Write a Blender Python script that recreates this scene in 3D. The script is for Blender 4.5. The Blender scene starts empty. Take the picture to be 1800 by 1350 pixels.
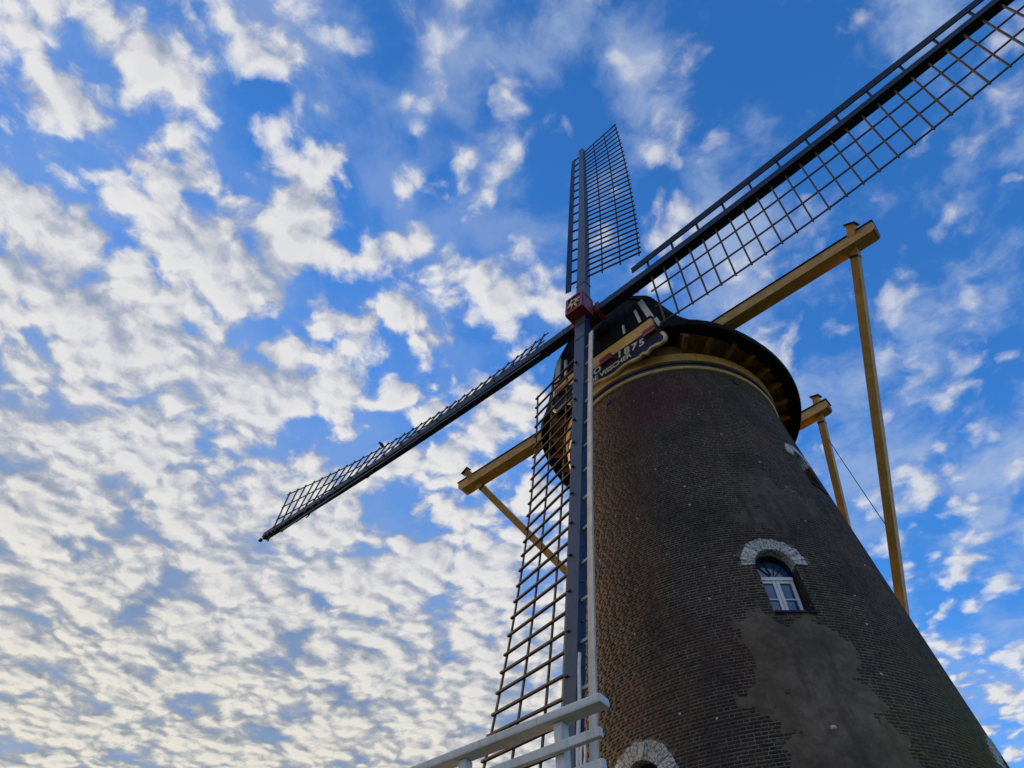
import bpy, bmesh, math, random
import numpy as np
from mathutils import Vector, Matrix
rnd = random.Random(7)
SC = bpy.context.scene
COL = SC.collection
R = math.radians

# ---------------------------------------------------------------- camera
CAM = np.array([4.79816, -11.97389, 1.6])
YAW, PITCH, ROLL, FPX = 0.69396, 0.91559, -0.01457, 1273.687
_fw = np.array([-math.sin(YAW)*math.cos(PITCH), math.cos(YAW)*math.cos(PITCH), math.sin(PITCH)])
_rt = np.array([math.cos(YAW), math.sin(YAW), 0.0])
_up = np.cross(_rt, _fw)
_r2 = _rt*math.cos(ROLL) + _up*math.sin(ROLL)
_u2 = -_rt*math.sin(ROLL) + _up*math.cos(ROLL)
cam_data = bpy.data.cameras.new('camera')
cam_data.sensor_width = 36.0
cam_data.lens = FPX/1800*36
cam_data.clip_start = 0.05
cam_data.clip_end = 6000
cam = bpy.data.objects.new('camera', cam_data)
COL.objects.link(cam)
cam.matrix_world = Matrix(((_r2[0], _u2[0], -_fw[0], CAM[0]), (_r2[1], _u2[1], -_fw[1], CAM[1]),
                           (_r2[2], _u2[2], -_fw[2], CAM[2]), (0, 0, 0, 1)))
SC.camera = cam

# ---------------------------------------------------------------- sky and light
SUN_EL, SUN_AZ = R(12), R(173)          # azimuth measured counter-clockwise from +X
sun_dir = Vector((math.cos(SUN_AZ)*math.cos(SUN_EL), math.sin(SUN_AZ)*math.cos(SUN_EL), math.sin(SUN_EL)))
world = bpy.data.worlds.new('World')
SC.world = world
world.use_nodes = True
NT = world.node_tree
for n_ in list(NT.nodes):
    NT.nodes.remove(n_)

class G:
    """small helper that chains nodes in one tree"""
    def __init__(s, nt): s.nt = nt
    def new(s, typ, **kw):
        n = s.nt.nodes.new(typ)
        for k, v in kw.items(): setattr(n, k, v)
        return n
    def put(s, sock, v):
        if hasattr(v, 'is_output'): s.nt.links.new(v, sock)
        elif v is not None:
            if hasattr(sock, 'default_value'):
                try: sock.default_value = v
                except Exception: sock.default_value = tuple(v)+(1.0,)
    def m(s, op, a, b=None, c=None, clamp=False):
        n = s.new('ShaderNodeMath', operation=op, use_clamp=clamp)
        s.put(n.inputs[0], a); s.put(n.inputs[1], b); s.put(n.inputs[2], c)
        return n.outputs[0]
    def v(s, op, a, b=None, scale=None):
        n = s.new('ShaderNodeVectorMath', operation=op)
        s.put(n.inputs[0], a)
        if b is not None: s.put(n.inputs[1], b)
        if scale is not None: s.put(n.inputs['Scale'], scale)
        return n.outputs['Value'] if op in ('DISTANCE', 'DOT_PRODUCT', 'LENGTH') else n.outputs[0]
    def ramp(s, x, a, b, lo=0.0, hi=1.0, kind='SMOOTHSTEP'):
        n = s.new('ShaderNodeMapRange', interpolation_type=kind)
        s.put(n.inputs[0], x)
        for i, q in enumerate((a, b, lo, hi)): s.put(n.inputs[1+i], q)
        return n.outputs[0]
    def mix(s, f, a, b, mode='MIX'):
        n = s.new('ShaderNodeMix', data_type='RGBA', blend_type=mode)
        s.put(n.inputs[0], f); s.put(n.inputs[6], a); s.put(n.inputs[7], b)
        return n.outputs[2]
    def noise(s, vec, scale, detail=4, rough=.5, lac=2.0, dist=0.0, out=0, dims='3D'):
        n = s.new('ShaderNodeTexNoise', noise_dimensions=dims)
        s.put(n.inputs['Vector'], vec); n.inputs['Scale'].default_value = scale
        n.inputs['Detail'].default_value = detail; n.inputs['Roughness'].default_value = rough
        n.inputs['Lacunarity'].default_value = lac; n.inputs['Distortion'].default_value = dist
        return n.outputs[out]
    def voro(s, vec, scale, feature='SMOOTH_F1', smooth=.6, rand=1.0, out='Distance', dims='3D'):
        n = s.new('ShaderNodeTexVoronoi', feature=feature, voronoi_dimensions=dims)
        s.put(n.inputs['Vector'], vec); n.inputs['Scale'].default_value = scale
        if feature == 'SMOOTH_F1': n.inputs['Smoothness'].default_value = smooth
        n.inputs['Randomness'].default_value = rand
        return n.outputs[out]

g = G(NT)
sky = g.new('ShaderNodeTexSky', sky_type='NISHITA', sun_disc=False, sun_elevation=SUN_EL,
            sun_rotation=R(90) - SUN_AZ, air_density=1.0, dust_density=0.6, ozone_density=2.0)
tc = g.new('ShaderNodeTexCoord')
sep = g.new('ShaderNodeSeparateXYZ'); g.put(sep.inputs[0], tc.outputs['Generated'])
dz = g.m('ADD', g.m('MAXIMUM', sep.outputs[2], 0.0), 0.05)
cmb = g.new('ShaderNodeCombineXYZ')
g.put(cmb.inputs[0], g.m('DIVIDE', sep.outputs[0], dz)); g.put(cmb.inputs[1], g.m('DIVIDE', sep.outputs[1], dz))
UV = cmb.outputs[0]                       # position on the flat cloud layer
BLOBS = [(-0.478, -0.15, 0.089, 0.9), (-0.461, -0.075, 0.064, 0.6), (-0.33, -0.013, 0.075, 0.8), (-0.344, 0.053, 0.036, 0.4), (-0.604, -0.181, 0.065, 0.8), (-0.585, -0.1, 0.052, 0.6), (-0.54, -0.012, 0.046, 0.8), (-0.59, 0.118, 0.124, 0.9), (-0.458, 0.121, 0.065, 0.9), (-0.368, 0.122, 0.038, 0.7), (-0.557, 0.194, 0.081, 0.6), (-0.546, 0.306, 0.047, 0.9), (-0.763, -0.102, 0.059, 0.5), (-0.721, -0.043, 0.051, 0.7), (-0.82, -0.037, 0.082, 0.6), (-0.413, 0.271, 0.07, 0.8), (-0.482, 0.402, 0.069, 0.9), (-0.25, 0.259, 0.047, 0.6), (-0.138, 0.185, 0.048, 0.35), (-0.004, 0.326, 0.064, 0.55), (0.053, 0.273, 0.039, 0.6), (-0.216, 0.136, 0.021, 0.4), (-0.211, 0.493, 0.063, 0.5), (-0.331, 0.402, 0.072, 0.6), (-0.04, 0.556, 0.051, 0.2), (0.012, 1.229, 0.115, 0.8), (0.077, 0.961, 0.085, 0.6), (0.183, 0.913, 0.058, 0.6), (-0.046, 1.5, 0.137, 0.5), (-0.194, 1.978, 0.181, 0.8), (0.183, 0.441, 0.063, 0.3), (0.282, 0.671, 0.071, 0.2), (-0.298, 0.158, 0.026, 0.4), (-0.762, 0.271, 0.128, 0.7), (-0.841, 0.115, 0.122, 0.7), (-0.365, 0.202, 0.048, 0.5), (-0.503, 0.559, 0.099, 0.6), (-0.431, -0.004, 0.043, -0.9), (-0.357, 0.093, 0.029, -0.5), (-0.276, 0.076, 0.056, -0.9), (-0.392, -0.075, 0.023, -0.5), (-0.631, -0.03, 0.036, -0.8), (-0.665, -0.101, 0.031, -0.7), (-0.706, 0.028, 0.026, -0.6), (-0.587, -0.219, 0.027, -0.5), (-0.722, 0.165, 0.029, -0.4), (-0.528, 0.244, 0.032, -0.7), (-0.477, 0.276, 0.045, -0.7), (-0.638, 0.307, 0.03, -0.5), (-0.329, 0.232, 0.032, -0.8), (-0.253, 0.196, 0.052, -0.8), (-0.337, 0.154, 0.023, -0.6), (-0.773, 0.387, 0.05, -0.9), (-0.435, 0.442, 0.024, -0.5), (-0.574, 0.406, 0.02, -0.5), (-1.363, 0.259, 0.098, -0.6), (-1.127, 0.717, 0.046, -0.6), (-0.223, 0.323, 0.056, -0.7), (-0.095, 0.423, 0.064, -0.6), (-0.13, 0.255, 0.051, -0.5), (-0.044, 0.223, 0.047, -0.5), (0.085, 0.41, 0.087, -0.5), (-0.064, 0.932, 0.1, -0.5), (-0.915, -0.02, 0.038, -0.5), (-0.049, 0.744, 0.068, -0.4), (0.129, 1.093, 0.055, -0.4), (-1.596, 0.497, 0.068, -0.3), (-0.641, 0.209, 0.028, -0.3)]
# where the cloud layer is thick and where it tears open
cover = None
warpb = g.v('SUBTRACT', g.noise(UV, 9.0, 3, .55, out=1, dims='2D'), (.5, .5, .5))
UVb = g.v('ADD', UV, g.v('SCALE', warpb, scale=.11))
along = g.v('DOT_PRODUCT', UV, (-0.95, 0.10, 0))     # grows towards the hazy, sunlit side
cover = g.ramp(along, -0.05, 1.35, -0.125, 0.22, 'SMOOTHSTEP')
reach = g.v('LENGTH', UV)
cover = g.m('ADD', cover, g.ramp(g.v('DOT_PRODUCT', UV, (.62, -.78, 0)), .25, 1.3, 0.0, .22))      # the banks go on behind the camera
cover = g.m('ADD', cover, g.m('MULTIPLY', g.ramp(reach, 1.2, 2.6, 0.0, .09), g.ramp(along, 1.1, .3)))
for (bx, by, br, bw) in BLOBS:
    d_ = g.v('DISTANCE', UVb, (bx, by, 0))
    k_ = g.ramp(d_, br*1.3, br*.1, 0.0, bw*.21)
    cover = g.m('ADD', cover, k_)
warp = g.v('SUBTRACT', g.noise(UV, 5.0, 4, .6, out=1, dims='2D'), (.5, .5, .5))
P1 = g.v('ADD', UV, g.v('SCALE', warp, scale=.07))
def cloud_field(p):
    big = g.noise(p, 7.0, 9, .60, dims='2D')
    cell = g.voro(p, 12.5, smooth=.55, dims='2D')
    puff = g.voro(p, 29.0, smooth=.6, dims='2D')
    fine = g.noise(p, 46.0, 4, .64, dist=.3, dims='2D')
    a = g.m('MULTIPLY_ADD', g.m('SUBTRACT', .42, cell), .42, big)
    a = g.m('MULTIPLY_ADD', g.m('SUBTRACT', .42, puff), .21, a)
    return g.m('MULTIPLY_ADD', g.m('SUBTRACT', fine, .5), .13, a)
f0 = cloud_field(P1)
tow = (math.cos(SUN_AZ)*.020, math.sin(SUN_AZ)*.020, 0)
f1 = cloud_field(g.v('ADD', P1, tow))
dens = g.m('ADD', f0, cover)
soft = g.ramp(along, -0.1, 0.8, 0.30, 0.15)
alpha = g.ramp(dens, .44, g.m('ADD', .50, soft))
relief = g.m('MULTIPLY_ADD', g.m('SUBTRACT', f0, f1), 2.6, .78, clamp=True)
body = g.ramp(f0, .36, .60)
thick = g.ramp(dens, .66, .95)
lit = g.m('MULTIPLY', relief, g.m('MULTIPLY_ADD', body, .72, .28))
lit = g.m('SUBTRACT', lit, g.m('MULTIPLY', thick, .12), clamp=True)
warmth = g.ramp(sep.outputs[2], .78, .34)
warmth = g.m('MULTIPLY', warmth, g.ramp(along, .35, 1.7))
bright = g.mix(warmth, (8.2, 8.1, 8.05), (8.9, 8.4, 7.2))
shade = g.mix(warmth, (3.0, 3.5, 4.7), (2.6, 3.0, 3.6))
ccol = g.mix(lit, shade, bright)
vn = g.m('ADD', g.noise(P1, 4.6, 9, .62, dist=.1, dims='2D'), g.m('MULTIPLY', g.m('SUBTRACT', .4, g.voro(P1, 9.0, smooth=.9, dims='2D')), .22))
veil = g.m('MULTIPLY', g.ramp(g.m('ADD', vn, g.m('MULTIPLY', cover, .45)), .36, .68), g.ramp(along, .6, -.1, .16, .78))
skc = g.new('ShaderNodeHueSaturation'); skc.inputs['Hue'].default_value = .5
skc.inputs['Saturation'].default_value = 1.28; skc.inputs['Value'].default_value = 1.0
g.put(skc.inputs['Color'], sky.outputs[0])
skycol = g.mix(1.0, skc.outputs[0], (1.75, 2.55, 3.55), 'MULTIPLY')
haze_in = g.ramp(along, .35, 1.35, 0.0, .92)
skycol = g.mix(haze_in, skycol, (1.7, 2.4, 3.7))
skycol = g.mix(veil, skycol, (4.3, 5.3, 7.2))
final = g.mix(g.m('MULTIPLY', alpha, g.ramp(along, -.15, .5, .62, .96)), skycol, ccol)
air = g.ramp(sep.outputs[2], .17, .0)
final = g.mix(g.m('MULTIPLY', air, .85), final, g.mix(g.ramp(g.v('DOT_PRODUCT', tc.outputs['Generated'], tuple(sun_dir)), -.2, 1.0), (4.2, 4.9, 5.8), (7.6, 6.4, 4.6)))   # low air
bg = g.new('ShaderNodeBackground'); g.put(bg.inputs[0], final); bg.inputs[1].default_value = 0.1
wo = g.new('ShaderNodeOutputWorld'); NT.links.new(bg.outputs[0], wo.inputs[0])

sun_l = bpy.data.lights.new('sun', 'SUN'); sun_l.energy = 5.0; sun_l.angle = R(42); sun_l.color = (1.0, .66, .36)
sun_o = bpy.data.objects.new('sun', sun_l); COL.objects.link(sun_o)
sun_o.rotation_euler = sun_dir.to_track_quat('Z', 'Y').to_euler()
SC.view_settings.view_transform = 'Standard'
SC.view_settings.look = 'None'
SC.view_settings.exposure = 0.0
SC.view_settings.gamma = 1.0
SC.view_settings.use_curve_mapping = False

# ================================================================ helpers
ORI = {}                                   # world origin of every object that can be a parent
def vec(*a): return np.array(a, float)
def unit(a): a = np.asarray(a, float); return a/np.linalg.norm(a)

def thing(name, loc, label, cat, group=None):
    o = bpy.data.objects.new(name, None); COL.objects.link(o)
    o.location = loc; o.empty_display_size = .3
    ORI[o] = np.array(loc, float)
    o['label'] = label; o['category'] = cat
    if group: o['group'] = group
    return o
def holder(name, loc, parent):             # an Empty that gathers the pieces of one part
    o = bpy.data.objects.new(name, None); COL.objects.link(o)
    o.parent = parent; o.location = np.asarray(loc, float) - ORI[parent]; ORI[o] = np.array(loc, float)
    return o
def put(name, me, parent, origin):
    o = bpy.data.objects.new(name, me); COL.objects.link(o)
    if parent is not None:
        o.parent = parent; o.location = np.asarray(origin, float) - ORI[parent]
    else:
        o.location = origin
    ORI[o] = np.array(origin, float)
    return o
def mesh_obj(name, V, F, mat, parent=None, smooth=False, bevel=0.0, origin=None):
    V = np.asarray(V, float)
    c = V.mean(0) if origin is None else np.asarray(origin, float)
    me = bpy.data.meshes.new(name)
    me.from_pydata((V - c).tolist(), [], [list(map(int, f)) for f in F])
    if bevel > 0:
        bm = bmesh.new(); bm.from_mesh(me)
        bmesh.ops.bevel(bm, geom=[e for e in bm.edges if e.calc_face_angle(0) > .6], offset=bevel, segments=2, profile=.6, affect='EDGES', clamp_overlap=True)
        bm.to_mesh(me); bm.free()
    if smooth:
        me.polygons.foreach_set('use_smooth', [True]*len(me.polygons))
    me.materials.append(mat); me.update()
    return put(name, me, parent, c)

class MB:
    """collects boxes, beams and strips into one mesh"""
    def __init__(s): s.V = []; s.F = []
    def add(s, V, F):
        k = len(s.V); s.V += [tuple(v) for v in V]; s.F += [[i+k for i in f] for f in F]
    def frame_box(s, c, ex, ey, ez, hx, hy, hz):
        c, ex, ey, ez = map(np.asarray, (c, ex, ey, ez))
        V = [c + a*hx*ex + b*hy*ey + d*hz*ez for a in (-1, 1) for b in (-1, 1) for d in (-1, 1)]
        s.add(V, [(0, 1, 3, 2), (4, 6, 7, 5), (0, 4, 5, 1), (2, 3, 7, 6), (0, 2, 6, 4), (1, 5, 7, 3)])
    def beam(s, p0, p1, w, h, up=(0, 0, 1)):
        p0, p1 = np.asarray(p0, float), np.asarray(p1, float)
        d = unit(p1-p0); sd = np.cross(d, up); sd = unit(sd); u2 = np.cross(sd, d)
        s.frame_box((p0+p1)/2, d, sd, u2, np.linalg.norm(p1-p0)/2, w/2, h/2)
    def sweep(s, path, prof, closed=False):
        """path: list of (centre, ax, ay); prof: list of (a, b) in ax, ay"""
        k = len(s.V); n = len(prof); m = len(path)
        for c, ax, ay in path:
            for a, b in prof: s.V.append(tuple(np.asarray(c)+a*np.asarray(ax)+b*np.asarray(ay)))
        for i in range(m if closed else m-1):
            j = (i+1) % m
            for q in range(n):
                r = (q+1) % n
                s.F.append([k+i*n+q, k+i*n+r, k+j*n+r, k+j*n+q])
        if not closed:
            s.F.append([k+q for q in range(n)][::-1]); s.F.append([k+(m-1)*n+q for q in range(n)])
    def build(s, name, mat, parent=None, **kw): return mesh_obj(name, s.V, s.F, mat, parent, **kw)
def fix_normals(o):
    bm = bmesh.new(); bm.from_mesh(o.data); bmesh.ops.recalc_face_normals(bm, faces=bm.faces); bm.to_mesh(o.data); bm.free()
    return o

# ================================================================ materials
def new_mat(name):
    m = bpy.data.materials.new(name); m.use_nodes = True
    nt = m.node_tree; b = nt.nodes['Principled BSDF']
    return m, G(nt), b
def paint(name, col, rough=.5, var=.22, grime=.3, scale=6.0, dirt=(.03, .026, .02), streak=True, bump=.15, metal=0.0, spec=.5, along=(7, 7, 1.1)):
    m, q, b = new_mat(name)
    t = q.new('ShaderNodeNewGeometry'); pos = t.outputs['Position']
    n1 = q.noise(pos, scale, 6, .6)
    sv = q.v('MULTIPLY', pos, along if streak else (5, 5, 5))
    n2 = q.noise(sv, 2.4, 5, .65)
    c1 = q.mix(q.ramp(n1, .3, .72), tuple(x*(1-var) for x in col), tuple(min(1, x*(1+var)) for x in col))
    c2 = q.mix(q.m('MULTIPLY', q.ramp(n2, .50, .74), grime), c1, dirt)
    q.put(b.inputs['Base Color'], c2)
    q.put(b.inputs['Roughness'], q.ramp(n2, .3, .7, rough*.85, min(1, rough*1.25)))
    b.inputs['Metallic'].default_value = metal; b.inputs['Specular IOR Level'].default_value = spec
    bp = q.new('ShaderNodeBump'); bp.inputs['Strength'].default_value = bump; bp.inputs['Distance'].default_value = .01
    q.put(bp.inputs['Height'], q.noise(pos, scale*7, 4, .6)); q.nt.links.new(bp.outputs[0], b.inputs['Normal'])
    return m
M = {}
M['stockgrey'] = paint('stock_paint_cloud_sheen', (.046, .053, .068), .34, .14, .25, 3.0, dirt=(.075, .07, .07))  # outer stock: grey of reflected clouds painted into the base colour
M['stockblue'] = paint('stock_side_sky_sheen', (.012, .036, .105), .35, .15, .2, 3.0, dirt=(.03, .035, .05))  # its side faces: reflected blue sky painted into the base colour
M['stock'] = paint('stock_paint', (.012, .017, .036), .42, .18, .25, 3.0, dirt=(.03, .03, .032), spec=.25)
M['wood'] = paint('lattice_wood', (.065, .045, .032), .62, .35, .4, 9.0, dirt=(.10, .085, .07))
M['board'] = paint('leading_board_paint', (.44, .44, .40), .5, .15, .35, 4.0, dirt=(.10, .10, .085))
M['ochre'] = paint('ochre_paint', (.66, .355, .075), .5, .16, .45, 4.0, dirt=(.13, .085, .04))
M['black'] = paint('black_tar', (.0065, .007, .010), .75, .3, .3, 3.0, dirt=(.02, .02, .022), spec=.16)
M['red'] = paint('red_paint', (.23, .022, .028), .42, .2, .3, 6.0, dirt=(.07, .015, .015))
M['white'] = paint('white_paint', (.60, .60, .575), .5, .09, .55, 5.0, dirt=(.27, .28, .20))
M['cream'] = paint('cream_paint', (.66, .47, .20), .5, .14, .4, 8.0, dirt=(.22, .15, .07))
M['navy'] = paint('navy_paint', (.010, .014, .036), .6, .3, .3, 5.0, spec=.22)
M['ochrex'] = paint('ochre_beam_paint', (.66, .355, .075), .5, .18, .6, 4.0, dirt=(.15, .095, .042), along=(.9, 9, 9), bump=.3)
M['frame'] = paint('window_white', (.80, .80, .78), .45, .05, .2, 6.0, dirt=(.5, .5, .46))
M['soffit'] = paint('soffit_wood', (.30, .145, .05), .65, .35, .5, 7.0, dirt=(.05, .03, .02))
M['plum'] = paint('dark_moulding', (.050, .030, .034), .55, .3, .4, 7.0)
M['gold'] = paint('gold_leaf', (.62, .52, .34), .42, .12, .25, 9.0, dirt=(.25, .2, .12))
M['rope'] = paint('rope_fibre', (.76, .72, .64), .8, .12, .2, 14.0)
M['iron'] = paint('black_iron', (.020, .020, .024), .45, .3, .2, 9.0)
M['deck'] = paint('deck_wood', (.16, .13, .10), .7, .3, .4, 5.0)
M['bird'] = paint('dark_feathers', (.015, .015, .017), .6, .3, .1, 30.0, streak=False)
def glass():
    m, q, b = new_mat('window_glass')
    b.inputs['Base Color'].default_value = (.026, .080, .200, 1); b.inputs['Roughness'].default_value = .04  # blue of the reflected sky is put into the base colour
    b.inputs['Specular IOR Level'].default_value = .9
    t = q.new('ShaderNodeNewGeometry')
    bp = q.new('ShaderNodeBump'); bp.inputs['Strength'].default_value = .12; bp.inputs['Distance'].default_value = .02
    q.put(bp.inputs['Height'], q.noise(t.outputs['Position'], 3.5, 2, .5)); q.nt.links.new(bp.outputs[0], b.inputs['Normal'])
    return m
M['glass'] = glass()

def wall_tones(q, pos):
    """shared weathering fields of the masonry: (stain, moss, purple)"""
    big = q.noise(pos, .9, 5, .6)
    sp = q.new('ShaderNodeSeparateXYZ'); q.put(sp.inputs[0], pos)
    moss = q.m('MULTIPLY', q.ramp(sp.outputs[2], 8.4, 5.6), q.ramp(q.m('MULTIPLY_ADD', sp.outputs[1], .35, q.m('MULTIPLY_ADD', q.noise(pos, 1.6, 5, .65), 1.6, -.75)), -.85, -.15))
    purp = q.ramp(q.v('DISTANCE', q.v('ADD', pos, q.v('SCALE', q.v('SUBTRACT', q.noise(pos, 1.5, 4, .6, out=1), (.5, .5, .5)), scale=1.2)), (.78, -2.48, 13.75)), 1.25, .3)
    return big, moss, purp
def brick_mat():
    m, q, b = new_mat('old_brick')
    t = q.new('ShaderNodeNewGeometry'); oi = q.new('ShaderNodeObjectInfo')
    pos = t.outputs['Position']
    rv = q.m('FRACT', q.m('ADD', t.outputs['Random Per Island'], oi.outputs['Random']))
    cr = q.new('ShaderNodeValToRGB'); q.put(cr.inputs[0], rv)
    el = cr.color_ramp.elements
    el[0].position = 0; el[0].color = (.026, .017, .0115, 1)
    el[1].position = 1; el[1].color = (.105, .072, .052, 1)
    for p_, c_ in ((.30, (.038, .024, .016)), (.55, (.055, .033, .020)), (.80, (.080, .045, .026)), (.93, (.066, .050, .036))):
        e = el.new(p_); e.color = c_+(1,)
    big, moss, purp = wall_tones(q, pos)
    fine = q.noise(pos, 42, 4, .65)
    c = q.mix(q.ramp(fine, .32, .75), cr.outputs[0], (.030, .024, .020))
    c = q.mix(q.m('MULTIPLY', q.ramp(big, .42, .7), .6), c, (.024, .020, .018))
    c = q.mix(q.m('MULTIPLY', q.ramp(q.noise(q.v('MULTIPLY', pos, (1, 1, .6)), 1.7, 5, .65), .48, .66), .65), c, (.095, .038, .024))
    c = q.mix(q.m('MULTIPLY', purp, .85), c, (.080, .016, .022))
    c = q.mix(q.m('MULTIPLY', moss, .85), c, (.072, .064, .012))
    vs_ = q.new('ShaderNodeTexVoronoi', feature='F1'); q.put(vs_.inputs['Vector'], q.v('ADD', pos, q.v('SCALE', q.noise(pos, 14, 2, .6, out=1), scale=.05))); vs_.inputs['Scale'].default_value = 4.2
    sx_ = q.new('ShaderNodeSeparateColor'); q.put(sx_.inputs[0], vs_.outputs['Color'])
    speck = q.m('MULTIPLY', q.ramp(vs_.outputs['Distance'], .105, .080), q.m('GREATER_THAN', q.m('MULTIPLY_ADD', q.ramp(q.noise(pos, 1.1, 2, .5), .35, .65), .34, sx_.outputs[0]), .95))
    c = q.mix(q.m('MULTIPLY', speck, .9), c, (.62, .59, .53))
    q.put(b.inputs['Base Color'], c); b.inputs['Roughness'].default_value = .85
    b.inputs['Specular IOR Level'].default_value = .25
    bp = q.new('ShaderNodeBump'); bp.inputs['Strength'].default_value = .35; bp.inputs['Distance'].default_value = .004
    q.put(bp.inputs['Height'], q.noise(pos, 60, 4, .65)); q.nt.links.new(bp.outputs[0], b.inputs['Normal'])
    return m
def masonry(name, lo, hi, mossy=.5):
    m, q, b = new_mat(name)
    t = q.new('ShaderNodeNewGeometry'); pos = t.outputs['Position']
    big, moss, purp = wall_tones(q, pos)
    n1 = q.noise(pos, 6.0, 7, .68)
    c = q.mix(q.ramp(n1, .30, .70), lo, hi)
    c = q.mix(q.m('MULTIPLY', q.ramp(big, .40, .68), .6), c, tuple(x*.5 for x in lo))
    dr_ = q.noise(q.v('MULTIPLY', pos, (2.4, 2.4, .28)), 1.5, 5, .62)
    c = q.mix(q.m('MULTIPLY', q.ramp(dr_, .50, .68), .55), c, tuple(x*.42 for x in lo))      # soot and damp streaks
    c = q.mix(q.m('MULTIPLY', purp, .6), c, (.12, .050, .052))
    c = q.mix(q.m('MULTIPLY', moss, mossy+.2), c, (.150, .130, .030))
    q.put(b.inputs['Base Color'], c); b.inputs['Roughness'].default_value = .92
    b.inputs['Specular IOR Level'].default_value = .2
    bp = q.new('ShaderNodeBump'); bp.inputs['Strength'].default_value = .6; bp.inputs['Distance'].default_value = .01
    q.put(bp.inputs['Height'], q.noise(pos, 38, 5, .7)); q.nt.links.new(bp.outputs[0], b.inputs['Normal'])
    return m
M['brick'] = brick_mat()
M['mortar'] = masonry('lime_mortar', (.120, .092, .064), (.262, .206, .148))
M['plaster'] = masonry('cement_render', (.116, .084, .057), (.205, .154, .108), .45)
M['plaster2'] = masonry('thin_render', (.078, .061, .048), (.140, .113, .090), .3)
def arch_mat(name, pale):
    m, q, b = new_mat(name)
    t = q.new('ShaderNodeNewGeometry'); pos = t.outputs['Position']
    n1 = q.noise(pos, 26, 5, .7); n2 = q.noise(pos, 5, 4, .6)
    c = q.mix(q.ramp(n1, .37, .56), (.12, .108, .09), pale)
    c = q.mix(q.m('MULTIPLY', q.ramp(n2, .5, .75), .4), c, (.12, .105, .08))
    isl = q.ramp(t.outputs['Random Per Island'], 0, 1, .72, 1.12, 'LINEAR')
    c = q.mix(1.0, c, isl, 'MULTIPLY')
    q.put(b.inputs['Base Color'], c); b.inputs['Roughness'].default_value = .85
    bp = q.new('ShaderNodeBump'); bp.inputs['Strength'].default_value = .7; bp.inputs['Distance'].default_value = .012
    q.put(bp.inputs['Height'], n1); q.nt.links.new(bp.outputs[0], b.inputs['Normal'])
    return m
M['arch'] = arch_mat('limewashed_arch', (.62, .60, .54))
M['archwhite'] = arch_mat('white_arch', (.80, .80, .78))
def grass_mat():
    m, q, b = new_mat('grass_ground')
    t = q.new('ShaderNodeNewGeometry'); pos = t.outputs['Position']
    c = q.mix(q.noise(pos, .35, 6, .65), (.035, .055, .016), (.075, .085, .028))
    q.put(b.inputs['Base Color'], c); b.inputs['Roughness'].default_value = .95
    return m
M['grass'] = grass_mat()

# ================================================================ the setting
S = 2500.0
gr = mesh_obj('ground', [(-S, -S, 0), (S, -S, 0), (S, S, 0), (-S, S, 0)], [(0, 1, 2, 3)], M['grass'], origin=(0, 0, 0))
gr['kind'] = 'structure'

# ================================================================ the tower
TA, TB = 4.018796, 0.1004988               # radius = TA - TB*z
ZTOP = 14.74
def rad(z): return TA - TB*z
def on(theta, z, off=0.0):
    r = rad(z)+off
    return vec(r*math.cos(theta), r*math.sin(theta), z)
tower = thing('windmill_tower', (0, 0, 0), 'tall tapering round tower of dark weathered brick carrying the black mill cap', 'tower')
# openings: angle, sill height, springing height, half width
WIN = [dict(a=R(-48.6), z0=7.90, z1=8.80, w=.31, band=.23, mat='arch', full=True),
       dict(a=R(-94.2), z0=4.55, z1=5.84, w=.31, band=.26, mat='arch', full=False),
       dict(a=R(-9.5), z0=11.35, z1=12.14, w=.25, band=.20, mat='archwhite', full=False),
       dict(a=R(1.0), z0=4.9, z1=5.98, w=.31, band=.25, mat='arch', full=False)]
def wframe(w):
    n = vec(math.cos(w['a']), math.sin(w['a']), 0); t = vec(-math.sin(w['a']), math.cos(w['a']), 0)
    return n, t, vec(0, 0, 1)
# solid wall, cut by arched prisms
def wall_mesh():
    nseg, zs = 180, np.linspace(0, ZTOP, 31)
    th = np.arange(nseg)*2*math.pi/nseg
    V, F = [], []
    for z in zs:
        for a in th: V.append(((rad(z)-.0014)*math.cos(a), (rad(z)-.0014)*math.sin(a), z))
    k = len(V)
    for z in (0, ZTOP):
        for a in th: V.append(((rad(z)-.60)*math.cos(a), (rad(z)-.60)*math.sin(a), z))
    m = len(zs)
    for i in range(m-1):
        for j in range(nseg):
            j2 = (j+1) % nseg
            F.append((i*nseg+j, i*nseg+j2, (i+1)*nseg+j2, (i+1)*nseg+j))
    for j in range(nseg):
        j2 = (j+1) % nseg
        F.append((k+j2, k+j, k+nseg+j, k+nseg+j2))
        F.append((j2, j, k+j, k+j2))
        F.append(((m-1)*nseg+j, (m-1)*nseg+j2, k+nseg+j2, k+nseg+j))
    return V, F
V, F = wall_mesh()
wall = mesh_obj('wall', V, F, M['mortar'], tower, origin=(0, 0, 0))
cutters = []
for w in WIN:
    n, t, u = wframe(w)
    prof = [(-w['w'], w['z0']), (w['w'], w['z0'])] + [(w['w']*math.cos(a), w['z1']+w['w']*math.sin(a)) for a in np.linspace(0, math.pi, 17)]
    V = [n*r + t*x + u*z for r in (1.9, 4.6) for x, z in prof]
    L = len(prof)
    F = [list(range(L))[::-1], [L+i for i in range(L)]] + [(i, (i+1) % L, L+(i+1) % L, L+i) for i in range(L)]
    c = fix_normals(mesh_obj('cutter', V, F, M['mortar'], origin=(0, 0, 0)))
    md = wall.modifiers.new('cut', 'BOOLEAN'); md.operation = 'DIFFERENCE'; md.solver = 'EXACT'; md.object = c
    cutters.append(c)
bpy.context.view_layer.update()
dg = bpy.context.evaluated_depsgraph_get()
nm = bpy.data.meshes.new_from_object(wall.evaluated_get(dg))
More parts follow.
